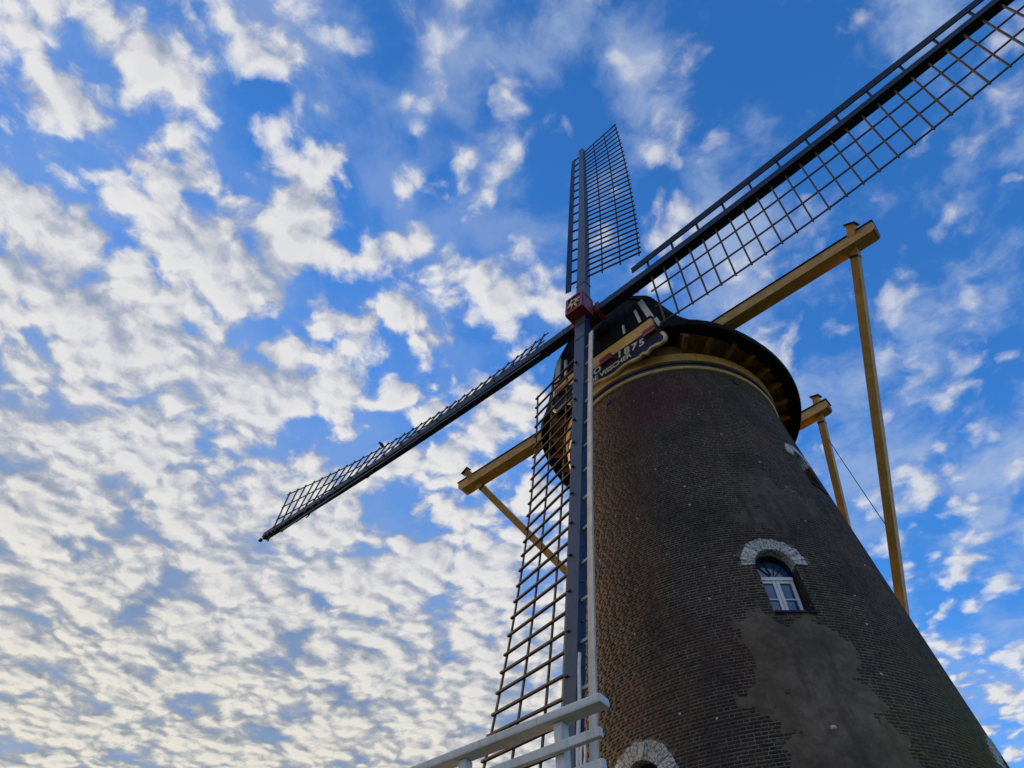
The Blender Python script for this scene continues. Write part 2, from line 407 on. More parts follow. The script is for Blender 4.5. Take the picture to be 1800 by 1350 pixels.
wall.modifiers.clear(); old = wall.data; wall.data = nm; bpy.data.meshes.remove(old); nm.name = 'wall'
for c in cutters:
    me = c.data; bpy.data.objects.remove(c); bpy.data.meshes.remove(me)

# ---- bricks: every course laid round the tower
rg = np.random.default_rng(11)
CH, JT = .050, .0115
rows = []                                   # theta0, theta1, z0, z1, proud
def inside_opening(th, z, halfw):
    """0 keep, 1 drop, (lo, hi) clip to the jamb"""
    for w in WIN:
        d = (th - w['a'] + math.pi) % (2*math.pi) - math.pi
        x = d*rad(z)
        if abs(x) > 1.2 or not (w['z0']-.05 < z < w['z1']+1.0): continue
        if z < w['z1'] - .02:
            if w['z0'] - .02 < z and abs(x) - halfw < w['w']:
                return (w, x)
        else:
            if math.hypot(x, z-w['z1']) < w['w']+w['band']+halfw*.35: return 1
    return 0
zc = 3.0; ci = 0; beds = []
while zc + CH < ZTOP - .02:
    zm = zc + CH/2
    pitch = .178 if ci % 2 == 0 else .089
    nb = int(round(2*math.pi*rad(zm)/pitch)); dth = 2*math.pi/nb
    ph = 2*math.pi*rg.random()
    hj = JT/2/rad(zm)
    cuts = (np.arange(nb+1)+rg.normal(0, .075, nb+1))*dth; cuts[-1] = cuts[0]+2*math.pi
    wob = lambda t_, zc=zc: .004*math.sin(3*t_+zc*1.7)+.003*math.sin(11*t_+zc*5.1)
    for k in range(nb):
        a0 = (ph + cuts[k] + hj) % (2*math.pi); a1 = a0 + cuts[k+1]-cuts[k]-2*hj
        am = (a0+a1)/2; hw = (a1-a0)/2*rad(zm)
        s_ = inside_opening(am, zm, hw)
        if s_ == 1: continue
        if s_ != 0:
            w, x = s_
            lo, hi = x-hw, x+hw
            if x > 0: lo = max(lo, w['w']+.002)
            else: hi = min(hi, -w['w']-.002)
            if hi-lo < .02: continue
            a0, a1 = w['a']+lo/rad(zm), w['a']+hi/rad(zm)
        dz_ = wob(am); rows.append((a0, a1, zc+JT/2+dz_+rg.normal(0, .0012), zc+CH-JT/2+dz_+rg.normal(0, .0012), max(-.0008, rg.normal(-.0003, .00025))))
    beds.append((zc, wob)); zc += CH; ci += 1
rows = np.array(rows)
def brick_corners(rw, jit=.0003):
    n = len(rw); V = np.zeros((n, 10, 3)); mid = (rw[:, 0]+rw[:, 1])/2
    for k, (ai, zi, o) in enumerate(((0, 2, 1), (1, 2, 1), (1, 3, 1), (0, 3, 1), (0, 2, 0), (1, 2, 0), (1, 3, 0), (0, 3, 0), (9, 2, 1), (9, 3, 1))):
        th, z = (mid if ai == 9 else rw[:, ai]), rw[:, zi]
        r = TA - TB*z + (rw[:, 4] if o else -.022)
        V[:, k] = np.stack([r*np.cos(th), r*np.sin(th), z], 1)
    V[:, :4] += rg.normal(0, jit, (n, 4, 3))
    return V
BF = [(0, 8, 9, 3), (8, 1, 2, 9), (2, 1, 5, 6), (0, 3, 7, 4), (1, 8, 0, 4, 5), (3, 9, 2, 6, 7)]
def pix(X):
    X = np.asarray(X) - CAM; d = X @ _fw
    return 900+FPX*(X @ _r2)/d, 675-FPX*(X @ _u2)/d, d
PATCH_A = [(-63.3, 7.80), (-57, 7.86), (-50, 7.74), (-40, 7.62), (-38.4, 7.2), (-40.0, 6.7), (-38.2, 6.25), (-35, 5.68), (-33, 4.6), (-57, 4.6), (-60.8, 5.6), (-61.5, 6.05), (-62.2, 6.4), (-66.5, 6.64), (-65, 6.8), (-64.4, 7.2)]
PATCH_B = [(-54, 9.8), (-50.6, 10.4), (-42, 10.98), (-30, 10.95), (-23, 10.35), (-29, 9.95), (-36, 9.66), (-42, 9.42), (-48.7, 9.45)]
def sdist(poly, x, y):
    """signed distance (inside positive) of a point to a polygon"""
    ins = False; best = 1e9; n = len(poly)
    for i in range(n):
        x0, y0 = poly[i]; x1, y1 = poly[(i+1) % n]
        if (y0 > y) != (y1 > y) and x < (x1-x0)*(y-y0)/(y1-y0)+x0: ins = not ins
        dx, dy = x1-x0, y1-y0
        tt = max(0, min(1, ((x-x0)*dx+(y-y0)*dy)/(dx*dx+dy*dy)))
        best = min(best, math.hypot(x-x0-tt*dx, y-y0-tt*dy))
    return best if ins else -best
ctr = np.stack([rad((rows[:, 2]+rows[:, 3])/2)*np.cos((rows[:, 0]+rows[:, 1])/2), rad((rows[:, 2]+rows[:, 3])/2)*np.sin((rows[:, 0]+rows[:, 1])/2), (rows[:, 2]+rows[:, 3])/2], 1)
pu, pv, pd = pix(ctr)
nrm = np.stack([ctr[:, 0], ctr[:, 1], 0*ctr[:, 0]], 1); nrm /= np.linalg.norm(nrm, axis=1)[:, None]
face = ((CAM-ctr)*nrm).sum(1)/np.linalg.norm(CAM-ctr, axis=1)
size = (rows[:, 1]-rows[:, 0])*rad(ctr[:, 2])/pd*np.clip(face, 0, 1)
ok = (pd > 0) & (pu > 1060) & (pu < 1795) & (pv > 700) & (pv < 1345) & (face > .15)
degs = np.degrees((rows[:, 0]+rows[:, 1])/2); degs = (degs+180) % 360-180
inpatch = np.array([bool(ok[i]) and sdist(PATCH_A, degs[i], ctr[i, 2]) > -1.0 for i in range(len(rows))])
size[~ok | inpatch] = 0
pick = np.argsort(-size)[:300]
rest = np.ones(len(rows), bool); rest[pick] = False
Vb = brick_corners(rows[rest]); nbk = len(Vb)
me = bpy.data.meshes.new('brickwork')
me.vertices.add(nbk*10); me.vertices.foreach_set('co', Vb.reshape(-1))
flat = np.array([i for f in BF for i in f]); tot = np.array([len(f) for f in BF]); nl = len(flat)
fidx = (np.arange(nbk)[:, None]*10 + flat[None]).reshape(-1)
me.loops.add(len(fidx)); me.loops.foreach_set('vertex_index', fidx.astype(np.int32))
starts = np.concatenate([[0], np.cumsum(tot)[:-1]])
me.polygons.add(nbk*len(BF)); me.polygons.foreach_set('loop_start', (np.arange(nbk)[:, None]*nl + starts[None]).reshape(-1).astype(np.int32))
me.polygons.foreach_set('loop_total', np.tile(tot, nbk).astype(np.int32))
me.materials.append(M['brick']); me.update(calc_edges=True); me.validate()
bw = put('brickwork', me, tower, (0, 0, 0)); bw['kind'] = 'stuff'
# bed joints: the lime mortar stands a little proud of the worn bricks
NB = 220; jv, jf = [], []
for zb, wf in beds:
    k0 = len(jv)
    for j in range(NB):
        a = 2*math.pi*j/NB; z = zb+wf(a)
        hh = .0058+.0014*math.sin(37*a+zb*90)
        for dz_, o_ in ((-hh, -.012), (-hh, .0005), (hh, .0005), (hh, -.012)): jv.append(on(a, z+dz_, o_))
    for j in range(NB):
        a = 2*math.pi*(j+.5)/NB; a_ = (a+math.pi) % (2*math.pi)-math.pi
        hit = False
        for w in WIN:
            d = (a-w['a']+math.pi) % (2*math.pi)-math.pi; x = abs(d*rad(zb))
            if w['z0']-.03 < zb < w['z1'] and x < w['w']+.045: hit = True
            if zb >= w['z1'] and math.hypot(x, zb-w['z1']) < w['w']+w['band']: hit = True
        if hit: continue
        j2 = (j+1) % NB
        for q_ in range(3): jf.append((k0+j*4+q_, k0+j2*4+q_, k0+j2*4+q_+1, k0+j*4+q_+1))
bj = mesh_obj('bed_joints', jv, jf, M['mortar'], tower, origin=(0, 0, 0)); bj['kind'] = 'stuff'
# the bricks that show largest, one object each, a few meshes shared between them
proto = {}
for i in pick:
    a0, a1, z0, z1, pr_ = rows[i]; am = (a0+a1)/2; zm = (z0+z1)/2
    L = (a1-a0)*rad(zm); key = (round(L/.03), int(i) % 3)
    if key not in proto:
        hl, hz = L/2, (z1-z0)/2
        V = np.array([(0, -hl, -hz), (0, hl, -hz), (0, hl, hz), (0, -hl, hz), (-.022, -hl, -hz), (-.022, hl, -hz), (-.022, hl, hz), (-.022, -hl, hz), (hl*hl/2/rad(zm), 0, -hz), (hl*hl/2/rad(zm), 0, hz)]); V[:4, 0] -= 0.0
        V[:4] += rg.normal(0, .0003, (4, 3))
        pm = bpy.data.meshes.new('brick'); pm.from_pydata(V.tolist(), [], BF); pm.materials.append(M['brick']); proto[key] = pm
    o = bpy.data.objects.new('brick', proto[key]); COL.objects.link(o)
    o.parent = tower; o.location = on(am, zm, pr_-(L/2)**2/2/rad(zm)); o.rotation_euler = (0, -math.atan(TB), am)

# ---- render patches: sheets of cement that come and go over the bricks
from mathutils import noise as mn
def patch(poly, name, lift, rag, mt='plaster'):
    a = np.array(poly); d0, d1 = a[:, 0].min()-3, a[:, 0].max()+3; z0, z1 = a[:, 1].min()-.2, a[:, 1].max()+.2
    na = int((d1-d0)*.0558/.022); nz = int((z1-z0)/.022)
    V, F = [], []
    for i in range(nz+1):
        z = z0+(z1-z0)*i/nz
        for j in range(na+1):
            dg_ = d0+(d1-d0)*j/na
            k = rad(z)*math.pi/180
            s_ = sdist([(p*k, y) for p, y in poly], dg_*k, z)
            pz = Vector((dg_*k, z, 3.7))
            f = mn.fractal(pz*2.6, .8, 2.1, 6)*rag + mn.fractal(pz*11, .8, 2.1, 3)*rag*.35
            h = max(-.03, min(lift, (s_+f)*.10)) + mn.fractal(pz*4.5, .75, 2.1, 6)*.0050
            V.append(on(math.radians(dg_), z, h))
    w = na+1
    for i in range(nz):
        for j in range(na):
            q4 = (i*w+j, i*w+j+1, (i+1)*w+j+1, (i+1)*w+j)
            zq = V[q4[0]][2]
            thq = math.atan2(V[q4[0]][1], V[q4[0]][0])
            if any(abs((thq-W_['a'])*rad(zq)) < W_['w']+.02 and W_['z0']-.06 < zq < W_['z1']+.6 for W_ in WIN): continue
            F.append(q4)
    return mesh_obj(name, V, F, M[mt], tower, smooth=True)
pa = patch(PATCH_A, 'render_patch', .0055, .30)
pb = patch(PATCH_B, 'render_patch', .0012, .42, 'plaster2')
# a pale lump of mortar on the render
def lump(theta, z, rx, rz, mat):
    V = [on(theta, z, .034)]; F = []
    for k in range(14):
        a = k*2*math.pi/14; q_ = 1+.22*rnd.uniform(-1, 1)
        V.append(on(theta+rx*q_*math.cos(a)/rad(z), z+rz*q_*math.sin(a), .026))
    for k in range(14):
        a = k*2*math.pi/14; p_ = np.array(V[1+k]); V.append(p_ + (p_-V[0])*.25 - .03*unit([p_[0], p_[1], 0]))
    for k in range(14):
        k2 = (k+1) % 14; F += [(0, 1+k, 1+k2), (1+k, 15+k, 15+k2, 1+k2)]
    return mesh_obj('mortar_lump', V, F, mat, tower, smooth=True)
lump(R(-51.3), 6.07, .040, .030, M['arch'])
for dg_, z in ((-93.8, 14.40), (-26.5, 14.44)):          # black blocks give the shade of small holes under the moulding
    b = MB(); n = vec(math.cos(R(dg_)), math.sin(R(dg_)), 0); t = vec(-n[1], n[0], 0)
    b.frame_box(on(R(dg_), z, -.02), n, t, vec(0, 0, 1), .055, .05, .075); b.build('hole_block', M['iron'], tower, bevel=.008)

# ---- windows
def arch_ring(w, r0, r1, depth0, depth1, nv, parent, gap=.0026):
    n, t, u = wframe(w); b = MB()
    for k in range(nv):
        a0 = math.pi*k/nv + gap/r0; a1 = math.pi*(k+1)/nv - gap/r1
        ro = r1*(1+rnd.uniform(-.05, .03)); pr_ = depth1+rnd.uniform(-.006, .006)
        pts = []
        for (ra, aa) in ((r0, a0), (ro, a0), (ro, a1), (r0, a1)):
            pts.append((ra*math.cos(aa), w['z1']+ra*math.sin(aa)))
        def P(x, z, off): 
            th = w['a']+math.asin(x/rad(z)); return on(th, z, off)
        V = [P(x, z, depth0) for x, z in pts] + [P(x, z, pr_) for x, z in pts]
        b.add(V, [(3, 2, 1, 0), (4, 5, 6, 7), (0, 1, 5, 4), (1, 2, 6, 5), (2, 3, 7, 6), (3, 0, 4, 7)])
    o = b.build('window_arch', M[w['mat']], parent); fix_normals(o); o['kind'] = 'stuff'; return o
def make_window(w):
    n, t, u = wframe(w); cx = n*(rad(w['z0'])-.335)        # plane of the joinery
    Wd, z0, z1 = w['w'], w['z0'], w['z1']
    P = lambda x, z, d=0.0: cx + t*x + u*z + n*d
    zt = z1 - .13                                       # transom height
    dark, wh = M['navy'], M['frame']
    root = MB()
    # dark outer frame: two jambs and an arched head
    for sx in (-1, 1): root.frame_box(P(sx*(Wd-.012), (z0+z1)/2), t, n, u, .016, .05, (z1-z0)/2)
    path = []
    for a in np.linspace(0, math.pi, 15):
        path.append((P((Wd-.03)*math.cos(a), z1+(Wd-.03)*math.sin(a)), t*math.cos(a)+u*math.sin(a), n))
    root.sweep(path, [(-.028, -.05), (.034, -.05), (.034, .05), (-.028, .05)])
    fr = root.build('window', dark, tower); fix_normals(fr)
    b = MB(); b.frame_box(P(0, zt), t, n, u, Wd-.03, .05, .030); b.build('transom', wh, fr, bevel=.006)
    ih = Wd-.032
    for sx in (-1, 1):
        b = MB()
        x0, x1 = (sx*.004, sx*ih)
        xa, xb = min(x0, x1), max(x0, x1)
        b.frame_box(P(xa+.024, (z0+.03+zt-.03)/2, .012), t, n, u, .024, .024, (zt-.032-z0-.03)/2)
        b.frame_box(P(xb-.024, (z0+.03+zt-.03)/2, .012), t, n, u, .024, .024, (zt-.032-z0-.03)/2)
        for zz in (z0+.055, zt-.055): b.frame_box(P((xa+xb)/2, zz, .011), t, n, u, (xb-xa)/2-.049, .022, .022)
        b.build('casement', wh, fr, bevel=.004)
        b = MB(); b.frame_box(P((xa+xb)/2, (z0+zt)/2+.02, .012), t, n, u, (xb-xa)/2-.048, .014, .010); b.build('glazing_bar', wh, fr)
        for zz0, zz1 in ((z0+.077, (z0+zt)/2+.010), ((z0+zt)/2+.030, zt-.077)):
            b = MB(); b.frame_box(P((xa+xb)/2, (zz0+zz1)/2, .004), t, n, u, (xb-xa)/2-.046, .003, (zz1-zz0)/2); b.build('pane', M['glass'], fr)
    # arched light with thin dark fan bars
    V = [P(-ih, zt+.03, -.01)] ; pts = [(ih, zt+.03)] + [(ih*math.cos(a), z1+ih*math.sin(a)) for a in np.linspace(0, math.pi, 15)] + [(-ih, zt+.03)]
    V = [P(x, z, -.012) for x, z in pts] + [P(x, z, -.018) for x, z in pts]; L = len(pts)
    F = [list(range(L)), [L+i for i in range(L)][::-1]] + [(i, L+i, L+(i+1) % L, (i+1) % L) for i in range(L)]
    fix_normals(mesh_obj('arched_pane', V, F, M['glass'], fr))
    b = MB()
    for a in (R(38), R(70), R(110), R(142)):
        b.beam(P(.06*math.cos(a), zt+.05+.06*math.sin(a)), P(ih*math.cos(a), zt+.13+ih*.95*math.sin(a)), .012, .016, up=n)
    b.build('fan_bars', dark, fr)
    b = MB()
    sl = [P(-Wd, z0+.004, -.03), P(Wd, z0+.004, -.03), P(Wd, z0-.02, .36), P(-Wd, z0-.02, .36)]
    V = sl + [p-u*.035 for p in sl]
    b.add(V, [(0, 3, 2, 1), (4, 5, 6, 7), (0, 1, 5, 4), (1, 2, 6, 5), (2, 3, 7, 6), (3, 0, 4, 7)])
    fix_normals(b.build('window_sill', M['navy'], fr))
    # brick reveals
    b = MB(); zz = z0+.01
    while zz+CH < z1:
        for sx in (-1, 1):
            rr = rad(zz)
            dd = 0.0; k_ = int(zz/CH) % 2
            for dl in ((.10, .19) if k_ else (.19, .10)):
                c_ = n*(math.sqrt(rr*rr-Wd*Wd)-.004-dd-dl/2) + t*sx*(Wd+.010) + u*(zz+CH/2)
                b.frame_box(c_, n, t, u, dl/2-.0045, .0135+rnd.uniform(-.002, .002), CH/2-.0045); dd += dl
        zz += CH
    o = b.build('reveal_bricks', M['brick'], fr); o['kind'] = 'stuff'
    # soffit of the arch
    path = []
    b = MB()
    for a in np.linspace(0, math.pi, 17):
        path.append((n*(rad(z1)-.20)+t*Wd*math.cos(a)+u*(z1+Wd*math.sin(a)), t*math.cos(a)+u*math.sin(a), n))
    b.sweep(path, [(-.006, -.13), (.012, -.13), (.012, .165), (-.006, .165)])
    fix_normals(b.build('arch_soffit', M[w['mat']], fr))
    arch_ring(w, Wd, Wd+w['band'], -.03, .014, 26, fr)
for w in WIN: make_window(w)

# ---- mouldings under the cap
def lathe(name, prof, mat, parent, nseg=144, a0=0, a1=2*math.pi, c=(0, 0)):
    V, F = [], []; full = abs(a1-a0-2*math.pi) < 1e-6
    ns = nseg if full else nseg+1
    for k in range(ns):
        a = a0+(a1-a0)*k/nseg
        for r, z in prof: V.append((c[0]+r*math.cos(a), c[1]+r*math.sin(a), z))
    n = len(prof)
    for k in range(nseg):
        k2 = (k+1) % ns
        for q_ in range(n):
            r_ = (q_+1) % n
            F.append((k*n+q_, k2*n+q_, k2*n+r_, k*n+r_))
    return fix_normals(mesh_obj(name, V, F, mat, parent, smooth=False, origin=(0, 0, (prof[0][1]+prof[-1][1])/2)))
lathe('ring_moulding', [(2.50, 14.70), (2.575, 14.71), (2.60, 14.745), (2.59, 14.785), (2.50, 14.80)], M['cream'], tower)
lathe('dark_moulding', [(2.46, 14.802), (2.565, 14.802), (2.575, 14.87), (2.545, 14.885), (2.60, 14.90), (2.615, 14.965), (2.46, 14.975)], M['plum'], tower)
lathe('cove', [(2.46, 14.977), (2.595, 14.977), (2.60, 15.0), (2.61, 15.10), (2.635, 15.20), (2.46, 15.21)], M['ochre'], tower)

# ================================================================ the cap
CY = -0.03522
_cc, _cs = math.cos(CY), math.sin(CY)
def cw(p): p = np.asarray(p, float); return np.array([_cc*p[0]-_cs*p[1]-.03, _cs*p[0]+_cc*p[1], p[2]])
CX, CYv = unit(cw((1, 0, 0))-cw((0, 0, 0))), unit(cw((0, 1, 0))-cw((0, 0, 0)))
UZ = vec(0, 0, 1)
cap = thing('windmill_cap_house', (0, 0, 15.3), 'black tarred mill cap with ochre beams, red beam ends and gold lettered board', 'mill cap')
half = [(1.70, -2.52, 15.74), (2.05, -2.50, 15.54), (2.42, -2.34, 15.38), (2.78, -1.92, 15.30), (3.05, -1.32, 15.28), (3.22, -.65, 15.27), (3.27, -.15, 15.27)]
back = [(3.27*math.cos(a), 3.27*math.sin(a), 15.27) for a in np.linspace(R(4), R(176), 45)]
EAVE = half + back + [(-x, y, z) for x, y, z in half[::-1]]
# densify
EA = []
for i in range(len(EAVE)-1):
    a, b = np.array(EAVE[i]), np.array(EAVE[i+1])
    for k in range(2): EA.append(a+(b-a)*k/2)
EA.append(np.array(EAVE[-1])); EA = np.array(EA); EA[EA[:, 0] < 0, 0] *= .935
for _ in range(2): EA[1:-1] = (EA[:-2]+2*EA[1:-1]+EA[2:])/4
# fascia and overhang
path = []
for i, e in enumerate(EA):
    out = unit([e[0], e[1]+(.0 if e[1] > -1 else .9), 0])
    path.append((cw(e), cw(e+out)-cw(e), UZ))
b = MB(); b.sweep(path, [(0, .0), (.02, .05), (.02, .17), (-.10, .19), (-.30, .10), (-.30, .02)])
fix_normals(b.build('eave', M['black'], cap))
# roof skin
GF = [(0, 1.0), (.10, .97), (.25, .92), (.50, .84), (.62, .78), (.80, .55), (.92, .32), (1, 0)]
GB = [(0, 1.0), (.05, .93), (.12, .86), (.20, .79), (.40, .66), (.70, .48), (.88, .28), (1, 0)]
vs = np.linspace(0, 1, 15)
gf = np.interp(vs, *zip(*GF)); gb = np.interp(vs, *zip(*GB))
V, F = [], []; ns = len(EA)
for i, e in enumerate(EA):
    fy = np.clip((e[1]+2.5)/5.7, 0, 1)                 # 0 at the front, 1 at the back
    f = np.clip((e[1]+2.52)/.40, 0, 1)
    rz = 18.45-.9*fy; ry = -2.48+fy*3.6
    for k, v_ in enumerate(vs):
        gk = gf[k]*(1-f)+gb[k]*f
        x = e[0]*gk; y = ry+(e[1]-ry)*(1-f+gk*f)
        V.append(cw((x, y, e[2]+.16+(rz-e[2]-.16)*v_)))
m_ = len(vs)
for i in range(ns-1):
    for k in range(m_-1): F.append((i*m_+k, (i+1)*m_+k, (i+1)*m_+k+1, i*m_+k+1))
roof = fix_normals(mesh_obj('roof', V, F, M['black'], cap, smooth=True))
for i in range(2, ns-2, 6):                                  # rolled seams of the felt
    pts_ = [np.array(V[i*m_+k]) for k in range(1, m_-2)]
    b = MB(); path = []
    for k, p in enumerate(pts_):
        d = unit(pts_[min(k+1, len(pts_)-1)]-pts_[max(k-1, 0)]); o_ = unit([p[0], p[1], .6]); sd_ = unit(np.cross(d, o_)); path.append((p+o_*.006, sd_, np.cross(sd_, d)))
    b.sweep(path, [(-.028, -.02), (.028, -.02), (.02, .016), (-.02, .016)]); fix_normals(b.build('roof_seam', M['black'], roof))
# front gable wall of upright boards
def gable_x(z):
    v_ = (z-15.90)/(18.45-15.90); return 1.70*np.interp(v_, vs, gf)
xs = np.linspace(-1.64, 1.64, 13)
YG = -2.46
for i in range(12):
    xa, xb = xs[i]+.006, xs[i+1]-.006
    def top(x):
        zz = np.linspace(15.8, 18.4, 60); okz = [z for z in zz if gable_x(max(z, 15.90)) > abs(x)]; return max(okz) if okz else 15.9
    za, zb = top(xa), top(xb)
    V = [cw((x, y, z)) for y in (YG-.02, YG+.02) for x, z in ((xa, 15.70), (xb, 15.70), (xb, zb), (xa, za))]
    fix_normals(mesh_obj('gable_board', V, [(0, 1, 2, 3), (7, 6, 5, 4), (0, 4, 5, 1), (1, 5, 6, 2), (2, 6, 7, 3), (3, 7, 4, 0)], M['black'], cap))
# white battens on the gable
for sx in (-1, 1):
    for (x0, z0), (x1, z1), w_ in (((1.50, 16.34), (1.335, 17.34), .15), ((1.655, 15.90), (1.585, 16.27), .10), ((1.19, 16.50), (1.13, 17.12), .075), ((.70, 16.40), (.72, 16.86), .055)):
        b = MB(); b.beam(cw((sx*x0, YG-.05, z0)), cw((sx*x1, YG-.05, z1)), .06, w_, up=CX); b.build('batten', M['white'], cap, bevel=.006)
# ochre beam across the front, red beam ends below it
b = MB(); b.frame_box(cw((.03, -2.44, 16.06)), CX, CYv, UZ, 1.50, .18, .205); b.build('wind_beam', M['ochrex'], cap, bevel=.012)
b = MB(); b.frame_box(cw((.03, -2.46, 16.290)), CX, CYv, UZ, 1.52, .19, .022); b.build('cover_board', M['black'], cap)
for x in (-1.20, .16, 1.42):
    b = MB(); dz0 = .075 if x < 1 else 0
    for z, h in ((15.735+dz0, .048), (15.620+dz0, .048)): b.frame_box(cw((x, -2.54, z)), CX, CYv, UZ, .175, .20, h)
    b.frame_box(cw((x, -2.53, 15.678+dz0)), CX, CYv, UZ, .16, .18, .02)
    b.build('beam_end', M['red'], cap, bevel=.006)
# the lettered board (beard) with its cream scalloped edge
low = [(-1.54, 15.42), (-1.56, 15.28), (-1.48, 15.17), (-1.34, 15.20), (-1.18, 15.24), (-1.05, 15.15), (-.93, 15.22), (-.82, 15.17), (-.62, 15.23), (-.42, 15.235), (-.28, 15.22), (-.12, 15.19), (.06, 15.13), (.20, 15.10), (.33, 15.09),
       (.44, 15.13), (.58, 15.155), (.78, 15.135), (.92, 15.09), (1.00, 15.075), (1.10, 15.125), (1.21, 15.055), (1.33, 15.13), (1.48, 15.10), (1.60, 15.06), (1.69, 15.07), (1.745, 15.15), (1.745, 15.28), (1.70, 15.40)]
top = [(1.60, 15.80), (-1.44, 15.80)]
out_ = low + top
YB = -2.66
V = [cw((x, y, z)) for y in (YB, YB+.05) for x, z in out_]; L = len(out_)
F = [list(range(L)), [L+i for i in range(L)][::-1]] + [(i, L+i, L+(i+1) % L, (i+1) % L) for i in range(L)]
beard = fix_normals(mesh_obj('name_board', V, F, M['navy'], cap))
path = []
lw = np.array(low)
for i in range(len(lw)):
    d_ = lw[min(i+1, len(lw)-1)]-lw[max(i-1, 0)]; d_ /= np.linalg.norm(d_)
    path.append((cw((lw[i, 0], YB-.005, lw[i, 1])), CX*(-d_[1])+UZ*d_[0], -CYv))
b = MB(); b.sweep(path, [(-.030, -.055), (.045, -.055), (.045, .010), (.01, .028), (-.030, .010)])
fix_normals(b.build('scalloped_edge', M['cream'], beard))
def letters(txt, x, z, size, name, spacing=1.0, shear=0.0, width=1.0, slope=0.0, fat=.012):
    cu = bpy.data.curves.new(name, 'FONT'); cu.body = txt; cu.size = size; cu.extrude = .008; cu.bevel_depth = .0015
    cu.offset = size*fat; cu.shear = shear; cu.space_character = spacing; cu.align_x = 'CENTER'; cu.align_y = 'CENTER'
    o = bpy.data.objects.new(name, cu); COL.objects.link(o)
    bpy.context.view_layer.update()
    me = bpy.data.meshes.new_from_object(o.evaluated_get(bpy.context.evaluated_depsgraph_get()))
    bpy.data.objects.remove(o); bpy.data.curves.remove(cu)
    n = len(me.vertices); co = np.zeros(n*3); me.vertices.foreach_get('co', co); co = co.reshape(-1, 3)
    W_ = np.array([cw((x+c[0]*width, YB-.012-c[2], z+c[1]+c[0]*width*slope)) for c in co])
    c0 = W_.mean(0); me.vertices.foreach_set('co', (W_-c0).reshape(-1))
    me.materials.clear(); me.materials.append(M['gold']); me.update()
    me.name = name
    return put(name, me, beard, c0)
letters('ANNO', -.48, 15.575, .29, 'lettering', 1.10, width=.98, slope=.10, fat=.02)
letters('1875', .83, 15.565, .32, 'lettering', 1.30, .12, slope=-.20, fat=.02)
letters('DE VISSCHER', .20, 15.36, .215, 'lettering', 1.0, width=.98, fat=.016)
# rafters and boards in the overhang
soff = []
for a0_, a1_ in ((R(-52), R(232)),):
    lathe('soffit', [(2.56, 15.50), (3.02, 15.42), (3.02, 15.46), (2.56, 15.54)], M['soffit'], cap, 96, a0_, a1_)
b = MB(); b.frame_box((0, 0, 0), vec(1, 0, 0), vec(0, 1, 0), UZ, .24, .055, .07)
rf = None
for k, a in enumerate(np.arange(R(-50), R(231), R(11.2))):
    ctr_ = (2.80*math.cos(a), 2.80*math.sin(a), 15.34)
    if rf is None:
        rf = b.build('rafter', M['soffit'], cap, origin=(0, 0, 0)); o = rf
    else:
        o = rf.copy(); COL.objects.link(o)
    o.parent = cap; o.location = np.array(ctr_)-ORI[cap]; o.rotation_euler = (0, R(-6), a)
lathe('cap_drum', [(2.42, 15.25), (2.57, 15.25), (2.57, 15.60), (2.42, 15.60)], M['soffit'], cap)

# ---- cross beams with braces down to the tail pole
YS, ZS, LS = -0.7745, 17.0225, 6.5536
YK, ZK, LK = 2.852, 16.4175, 3.4207
def cross_beam(y, z, L_, hs, rnd_r):
    prof = []
    # side outline in x-z with rounded lower ends
    o_ = [(-L_, hs), (-L_, hs-.14)] + [(-L_+rnd_r*(1-math.cos(a)), -hs+rnd_r*(1-math.sin(a))) for a in np.linspace(0, math.pi/2, 6)]
    o_ += [(-p, q_) for p, q_ in o_[::-1]]
    V = [(x, y+s_*hs, z+q_) for s_ in (-1, 1) for x, q_ in o_]; n = len(o_)
    F = [list(range(n)), [n+i for i in range(n)][::-1]] + [(i, n+i, n+(i+1) % n, (i+1) % n) for i in range(n)]
    cb = fix_normals(mesh_obj('cross_beam', V, F, M['ochrex'], cap, bevel=.008))
    cb.data.materials.append(M['red'])
    for p in cb.data.polygons:
        if abs(p.normal.x) > .35: p.material_index = 1
    bb = MB(); bb.frame_box((0, y, z+hs+.016), vec(1, 0, 0), vec(0, 1, 0), UZ, L_+.03, hs+.025, .014); bb.build('cover_board', M['black'], cb)
cross_beam(YS, ZS, LS, .165, .16); cross_beam(YK, ZK, LK, .14, .14)
TAIL = vec(0, 6.9, 6.0)
def brace(top, w, ext):
    d = unit(top-TAIL); hi = top+d*ext
    bb = MB(); bb.beam(TAIL, hi, w, w*1.05, up=(0, 1, 0)); br = bb.build('brace', M['ochre'], cap, bevel=.008)
    bb = MB(); bb.beam(hi, hi+d*.03, w*1.45, w*1.5, up=(0, 1, 0)); bb.build('brace_cap', M['black'], br)
    bb = MB(); bb.frame_box(top, vec(1, 0, 0), vec(0, 1, 0), UZ, w*.20, w*.90, w*.90) if False else bb.beam(top-d*.36, top-d*.30, w*1.05, w*1.1, up=(0, 1, 0)); bb.build('iron_band', M['iron'], br)
    return TAIL, hi
for sx in (-1, 1):
    brace(vec(sx*5.98, YS, ZS), .19, .46)
    brace(vec(sx*3.12, YK, ZK), .17, .42)
b = MB(); b.beam((0, 2.6, 15.2), (0, 8.3, 2.6), .34, .34, up=(1, 0, 0)); b.build('tail_pole', M['ochre'], cap, bevel=.01)
p0 = vec(3.12, YK, ZK)+(TAIL-vec(3.12, YK, ZK))*.055
p1 = vec(5.98, YS, ZS)+(TAIL-vec(5.98, YS, ZS))*.455
